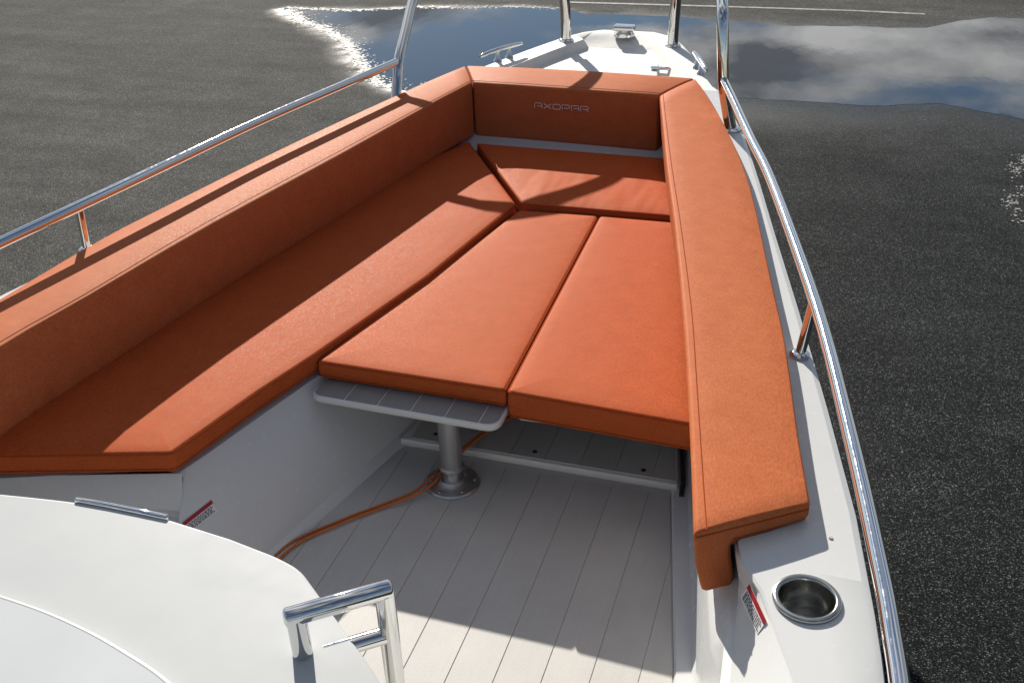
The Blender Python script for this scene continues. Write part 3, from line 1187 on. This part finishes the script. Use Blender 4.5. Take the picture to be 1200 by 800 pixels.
# tall boarding hoops each side of the bow
hoop_p = [(-2.052, 4.50, GW), (-2.066, 4.57, 0.675), (-2.074, 4.624, 0.755), (-2.091, 4.78, 0.865), (-2.110, 4.95, 0.976), (-2.085, 5.04, 1.035), (-1.98, 5.18, 1.08), (-1.83, 5.38, 1.10), (-1.70, 5.57, 1.09), (-1.61, 5.71, 1.03), (-1.575, 5.78, 0.93), (-1.553, 5.81, 0.80), (-1.546, 5.815, GW)]
hoop_s = [(-0.437, 4.46, GW), (-0.462, 4.46, 0.68), (-0.486, 4.462, 0.80), (-0.512, 4.50, 1.03), (-0.53, 4.58, 1.10), (-0.57, 4.74, 1.15), (-0.67, 5.03, 1.185), (-0.80, 5.38, 1.20), (-0.87, 5.60, 1.18), (-0.905, 5.75, 1.09), (-0.918, 5.80, 0.95), (-0.927, 5.815, 0.75), (-0.932, 5.82, GW)]
for hp_ in (hoop_p, hoop_s):
    hc = catmull(hp_, 6)
    h = tube_obj('bow_hoop', hc, [0.0255 + 0.005 * max(0.0, min(1.0, (p.y - 5.0) / 0.8)) for p in hc], STEEL, boat)
    for q in (hp_[0], hp_[-1]):
        bm = bmesh.new()
        lathe(bm, (q[0], q[1], GW + 0.0005), [(0.0, 0.001), (0.044, 0.001), (0.044, 0.005), (0.036, 0.012), (0.027, 0.014), (0.0, 0.014)], 28)
        obj('foot_ring', bm, STEEL, h)

# cleats
def cleat(p, q, z, feet):
    p, q = Vector((*p, z)), Vector((*q, z))
    d = (q - p)
    pts = [p + d * s + Vector((0, 0, -0.006 * abs(2 * s - 1) ** 2)) for s in (0, .1, .2, .35, .5, .65, .8, .9, 1)]
    c = tube_obj('mooring_cleat', pts, [0.009, 0.0105, 0.0115, 0.0125, 0.013, 0.0125, 0.0115, 0.0105, 0.009], STEEL, boat, round_cap=True)
    for s in feet:
        b0 = p + d * s
        b0.z = GW
        tube_obj('cleat_foot', [b0 + Vector((0, 0, 0.001)), b0 + Vector((0, 0, 0.006)), b0 + Vector((0, 0, 0.02)), p + d * s], [0.024, 0.022, 0.012, 0.010], STEEL, c)


cleat((-1.856, 5.20), (-1.716, 5.50), 0.645, (0.40, 0.68))
cleat((-0.775, 5.52), (-0.655, 5.18), 0.645, (0.36, 0.66))
# bow cleat: low pedestal with a broad horned top
bc = bmesh.new()
lathe(bc, (-1.245, 5.99, GW), [(0.0, 0.0), (0.062, 0.0), (0.062, 0.012), (0.045, 0.022), (0.034, 0.026), (0.034, 0.032), (0.0, 0.032)], 24)
bowc = obj('bow_cleat', bc, STEEL, boat)
bc = bmesh.new()
box_bm(bc, (-1.245, 5.99, GW + 0.044), 0.125, 0.075, 0.030)
bevelled(bc, 0.010, 3)
obj('cleat_horn', bc, STEEL, bowc)

# cup holder
bm = bmesh.new()
lathe(bm, CUP, [(0.057, 0.002), (0.068, 0.002), (0.0685, 0.005), (0.066, 0.0085), (0.060, 0.010), (0.056, 0.008), (0.0545, 0.002), (0.0535, -0.03), (0.052, -0.062), (0.0525, -0.066), (0.0515, -0.070), (0.049, -0.088), (0.042, -0.098), (0.020, -0.100), (0.018, -0.0985), (0.0, -0.0985)], 48)
cup = obj('cup_holder', bm, CUPM, boat, angle=50)
bm = bmesh.new()
lathe(bm, (0.103, 1.83, GW + 0.001), [(0, 0.002), (0.004, 0.002), (0.005, 0.0)], 10)
obj('screw', bm, GALV, boat)

# warning stickers: white label, red band, grey lines of print
def sticker(o0, ux, uy, w_, h_):
    o0, ux, uy = Vector(o0), Vector(ux).normalized(), Vector(uy).normalized()
    n_ = ux.cross(uy).normalized()

    def quad(bm, x0, x1, y0, y1, d):
        vs = [bm.verts.new(o0 + ux * x_ + uy * y_ + n_ * d) for x_, y_ in ((x0, y0), (x1, y0), (x1, y1), (x0, y1))]
        bm.faces.new(vs)
    bm = bmesh.new()
    quad(bm, 0, w_, 0, h_, 0.0012)
    s = obj('warning_sticker', bm, STK, boat, smooth=False)
    bm = bmesh.new()
    quad(bm, 0, w_, h_ * 0.70, h_, 0.0020)
    obj('red_band', bm, STKR, s, smooth=False)
    bm = bmesh.new()
    rnd = random.Random(3)
    for k in range(5):
        y1 = h_ * (0.62 - 0.115 * k)
        x_ = w_ * 0.05
        while x_ < w_ * 0.9:
            l = w_ * rnd.uniform(0.04, 0.10)
            quad(bm, x_, min(x_ + l, w_ * 0.95), y1 - h_ * 0.07, y1, 0.0020)
            x_ += l + w_ * 0.025
    obj('print_lines', bm, STKP, s, smooth=False)
    return s


wu = Vector((0.137, 0.609, 0)).normalized()                     # along the port wall, towards the bow
wv = Vector((-0.2155, -0.005, 0.278)).normalized()              # up the leaning wall
sticker((-1.6075, 1.858, 0.1755), Vector((0.025, 0.113, 0)), Vector((-0.020, 0.010, 0.028)), 0.116, 0.036)
gu = (Vector((-0.026, 1.62, GW)) - Vector((-0.076, 1.705, GW))).normalized()
s0, s1 = Vector((-0.048, 1.655, 0.574)), Vector((0.005, 1.54, 0.574))
e1 = (s1 - s0).normalized()
down = Vector((-0.079, 1.62, 0.478)) - Vector((-0.030, 1.62, 0.573))
down = (down - e1 * down.dot(e1)).normalized()
nrm = e1.cross(-down)
sticker(s0 + down * 0.040 + Vector((0, 0, 0.001)), e1, -down, 0.105, 0.038)

# console at the port quarter: broad lid that overhangs a narrower pedestal
CZ = 0.95
CE = [(-1.95, 0.98), (-1.56, 1.085), (-1.356, 1.117), (-1.191, 1.136), (-1.013, 1.137), (-0.885, 1.122), (-0.79, 1.104), (-0.737, 1.088), (-0.510, 0.907), (-0.415, 0.80), (-0.40, 0.60), (-0.40, -0.10), (-2.0, -0.10)]
Q = round_poly(CE, [0.05, 0.1, 0.1, 0.08, 0.08, 0.03, 0.012, 0.008, 0.012, 0.06, 0.1, 0.05, 0.05], 5)
bm = bmesh.new()
layered(bm, Q, [(0.05, CZ - 0.10), (0.02, CZ - 0.07), (0.004, CZ - 0.03), (0.0, CZ - 0.008), (0.001, CZ - 0.0035), (0.003, CZ - 0.001), (0.006, CZ)])
con = obj('console', bm, SATIN, boat, angle=20)
PB = [(-1.85, 0.55), (-1.25, 0.62), (-1.0, 0.45), (-1.0, -0.05), (-1.85, -0.05)]
slab('pedestal', PB, 0.002, CZ - 0.09, GEL, con, r=0.08, bev=0.01)
# raised hatch on the lid, its rim catching the light
HE = [(-1.95, 0.80), (-1.60, 0.885), (-1.35, 0.905), (-1.163, 0.894), (-1.059, 0.885), (-0.951, 0.865), (-0.804, 0.823), (-0.70, 0.765), (-0.62, 0.68), (-0.60, 0.5), (-0.60, 0.02), (-1.95, 0.02)]
Q = round_poly(HE, 0.06, 5)
bm = bmesh.new()
layered(bm, Q, [(0.0, CZ + 0.0005), (0.0, CZ + 0.010), (0.003, CZ + 0.0145), (0.007, CZ + 0.015), (0.011, CZ + 0.012), (0.014, CZ + 0.011)])
hat = obj('console_hatch', bm, GEL, con, angle=50)
bm = bmesh.new()
vs = [bm.verts.new((p.x, p.y, CZ + 0.0152)) for p in inset(Q, 0.0085)]
bm.faces.new(vs)
obj('hatch_panel', bm, PANEL, hat)
# bright metal strip on the forward edge
bm = bmesh.new()
tp = [(-1.205, 1.1365), (-1.14, 1.1385), (-1.08, 1.1385), (-1.02, 1.1380)]
prevs = None
tube(bm, [(x, y, CZ + 0.0005) for x, y in tp], 0.0062, seg=12, round_cap=True)
obj('trim_strip', bm, STEEL, con)
# grab handle: foot on the lid, bar out over the chamfered edge, leg down outside and a stub back to the lid
HZ = 1.026
hr = 0.0150
f0, f1 = Vector((-0.648, 0.926, CZ)), Vector((-0.648, 0.926, HZ))
e0 = Vector((-0.658, 0.918, HZ))
e1 = Vector((-0.540, 1.012, HZ))
hnd = tube_obj('grab_handle', [e0, e1], hr, STEEL, con, round_cap=True, seg=28)
tube_obj('handle_foot', [f0, f1], hr, STEEL, hnd, seg=28)
l1 = e1 + Vector((-0.006, -0.005, -0.004))
tube_obj('handle_leg', [l1, l1 + Vector((0, 0, -0.34))], hr, STEEL, hnd, seg=28)
sb = l1 + Vector((0, 0, -0.085))
tube_obj('handle_stub', [sb, sb + Vector((-0.078, -0.062, 0.0))], hr * 0.9, STEEL, hnd, seg=28)
bot = l1 + Vector((0, 0, -0.30))
tube_obj('handle_stub', [bot, bot + Vector((-0.42, -0.42, 0.0))], hr * 0.9, STEEL, hnd, seg=28)

# ------------------------------------------------------------------ table
LEG = Vector((-1.049, 2.488))
table = thing('sofa_table', (LEG.x, LEG.y, 0.0), 'low grey table on one aluminium leg, lowered to seat level beneath a cushion', 'table')
bm = bmesh.new()
lathe(bm, (LEG.x, LEG.y, 0.0005), [(0, 0.0), (0.092, 0.0), (0.092, 0.004), (0.086, 0.009), (0.060, 0.011), (0.044, 0.018), (0.040, 0.022), (0, 0.022)], 40)
bf = obj('base_flange', bm, ALU, table)
for k in range(6):
    a = 2 * math.pi * k / 6 + 0.3
    bm = bmesh.new()
    lathe(bm, (LEG.x + 0.072 * math.cos(a), LEG.y + 0.072 * math.sin(a), 0.0105), [(0, 0.0025), (0.005, 0.002), (0.007, 0)], 10)
    obj('screw', bm, STEEL, bf)
bm = bmesh.new()
lathe(bm, (LEG.x, LEG.y, 0.0), [(0.030, 0.02), (0.030, 0.060), (0.041, 0.062), (0.042, 0.066), (0.041, 0.070), (0.036, 0.074), (0.036, 0.262), (0, 0.262)], 36)
obj('leg', bm, ALU, table)
TT = [(-1.520, 2.450), (-0.866, 2.436), (-0.90, 3.88), (-1.255, 3.86)]
top = slab('tabletop', TT, 0.262, 0.287, TWHITE, table, r=[0.05, 0.05, 0.03, 0.03], bev=0.006, n=6)
TP = round_poly([(-1.512, 2.458), (-0.874, 2.445), (-0.908, 3.87), (-1.247, 3.85)], [0.045, 0.045, 0.03, 0.03], 6)
x = -0.80
lines = [-0.932, -1.045, -1.160, -1.275, -1.390, -1.505]
xs = [-0.80] + lines + [-1.62]
for xr, xl in zip(xs, xs[1:]):
    P = clip(TP, Vector((xr - 0.0025, 0)), Vector((-1, 0)))
    P = clip(P, Vector((xl + 0.0025, 0)), Vector((1, 0))) if P else P
    if len(P) > 2:
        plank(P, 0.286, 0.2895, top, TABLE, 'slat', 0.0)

# ------------------------------------------------------------------ cushions
G = 'loose seat cushions of the bow sofa'
cushion('seat_cushion', [(-1.681, 1.955), (-2.151, 1.815), (-2.345, 1.757), (-2.185, 2.62), (-2.10, 3.00), (-2.01, 3.60), (-1.91, 4.12), (-1.735, 4.63), (-1.266, 3.915), (-1.382, 3.173), (-1.536, 2.541), (-1.604, 2.301)], 0.305, 0.377,
        'long orange bench cushion under the shaded backrest, with a mitred forward end', G, puff=0.010, big_in=0.10)
cushion('seat_cushion', [(-1.685, 4.61), (-1.243, 3.930), (-0.895, 3.938), (-0.553, 3.948), (-0.69, 4.61)], 0.305, 0.377,
        'wrinkled orange cushion across the bow end, beneath the lettered backrest', G, m=VINYL_W, puff=0.014, big_in=0.15)
cushion('seat_cushion', [(-1.525, 2.545), (-0.872, 2.538), (-0.906, 3.922), (-1.246, 3.902)], 0.2905, 0.358,
        'orange cushion lying on the grey table, next to the long bench cushion', G, puff=0.008, big_in=0.15)
cushion('seat_cushion', [(-0.866, 2.533), (-0.282, 2.505), (-0.545, 3.932), (-0.898, 3.924)], 0.256, 0.358,
        'thicker orange cushion between the table cushion and the starboard backrest', G, puff=0.008, big_in=0.12)

# backrests
nS, nP = len(SI), len(PI_)
backrest('backrest', SI, SO, ZT, lerp_list(0.452, 0.375, nS), 0.082, 0.047, 'sunlit orange bolster ending beside the cup holder on the white gunwale', lean=0.022)
backrest('backrest', PI_, PO, ZT, lerp_list(0.374, 0.362, nP), 0.062, 0.047, 'long orange bolster with a dark shaded face, a rail shadow along its top')
FI = [(-0.812, 4.733), (-1.05, 4.741), (-1.275, 4.744), (-1.50, 4.748), (-1.738, 4.749)]
FO = [(-0.692, 5.043), (-0.98, 5.058), (-1.275, 5.065), (-1.58, 5.058), (-1.875, 5.033)]
br = backrest('backrest', FI, FO, ZT, lerp_list(0.354, 0.352, 5), 0.062, 0.047, 'short orange bolster across the bow with pale AXOPAR lettering on its face')
for ch in br.children:
    pass

# embroidered lettering on the front backrest, built from strokes
glyph = {
    'A': [[(0, 0), (0, .7), (.12, 1), (.88, 1), (1, .7), (1, 0)], [(.35, .42), (1, .42)]],
    'X': [[(0, 0), (1, 1)], [(0, 1), (1, 0)]],
    'O': [[(.12, 0), (.88, 0), (1, .25), (1, .75), (.88, 1), (.12, 1), (0, .75), (0, .25), (.12, 0)]],
    'P': [[(0, 0), (0, 1), (.85, 1), (1, .85), (1, .5), (.85, .35), (.25, .35)]],
    'R': [[(0, 0), (0, 1), (.85, 1), (1, .85), (1, .55), (.85, .4), (.25, .4)], [(.65, .4), (1, 0)]],
}
bm = bmesh.new()
tx0, tx1, tz0, tzh = -1.425, -1.145, 0.532, 0.024
word = 'AXOPAR'
cw = (tx1 - tx0) / len(word)
for i, chx in enumerate(word):
    for stroke in glyph[chx]:
        pts = []
        for u, q in stroke:
            X = tx0 + cw * (i + 0.10 + 0.80 * u)
            s = (X + 1.738) / (1.738 - 0.812)
            Y = 4.749 + (4.733 - 4.749) * s - 0.0045
            pts.append((X, Y, tz0 + tzh * q))
        tube(bm, pts, 0.0019, seg=6)
obj('lettering', bm, THREAD, br)

# ------------------------------------------------------------------ orange line on the cockpit floor
rope = thing('mooring_rope', (-1.2, 2.3, 0.0), 'orange rope lying doubled across the grey boat floor and round the table leg', 'rope')
r1 = [(-1.38, 1.62, 0.007), (-1.44, 1.85, 0.007), (-1.425, 2.06, 0.007), (-1.32, 2.205, 0.007), (-1.22, 2.315, 0.009), (-1.145, 2.385, 0.020), (-1.115, 2.465, 0.022), (-1.098, 2.552, 0.022), (-1.04, 2.68, 0.045), (-0.98, 2.80, 0.052), (-0.91, 2.95, 0.045), (-0.86, 3.2, 0.041), (-0.9, 3.5, 0.04)]
r2 = [(p[0] + 0.013 + 0.006 * math.sin(i * 1.3), p[1] - 0.012, p[2] + (0.002 if i % 2 else 0)) for i, p in enumerate(r1)]
tube_obj('strand', catmull(r1, 8), 0.0044, ROPE, rope, seg=10)
tube_obj('strand', catmull(r2, 8), 0.0042, ROPE, rope, seg=10)
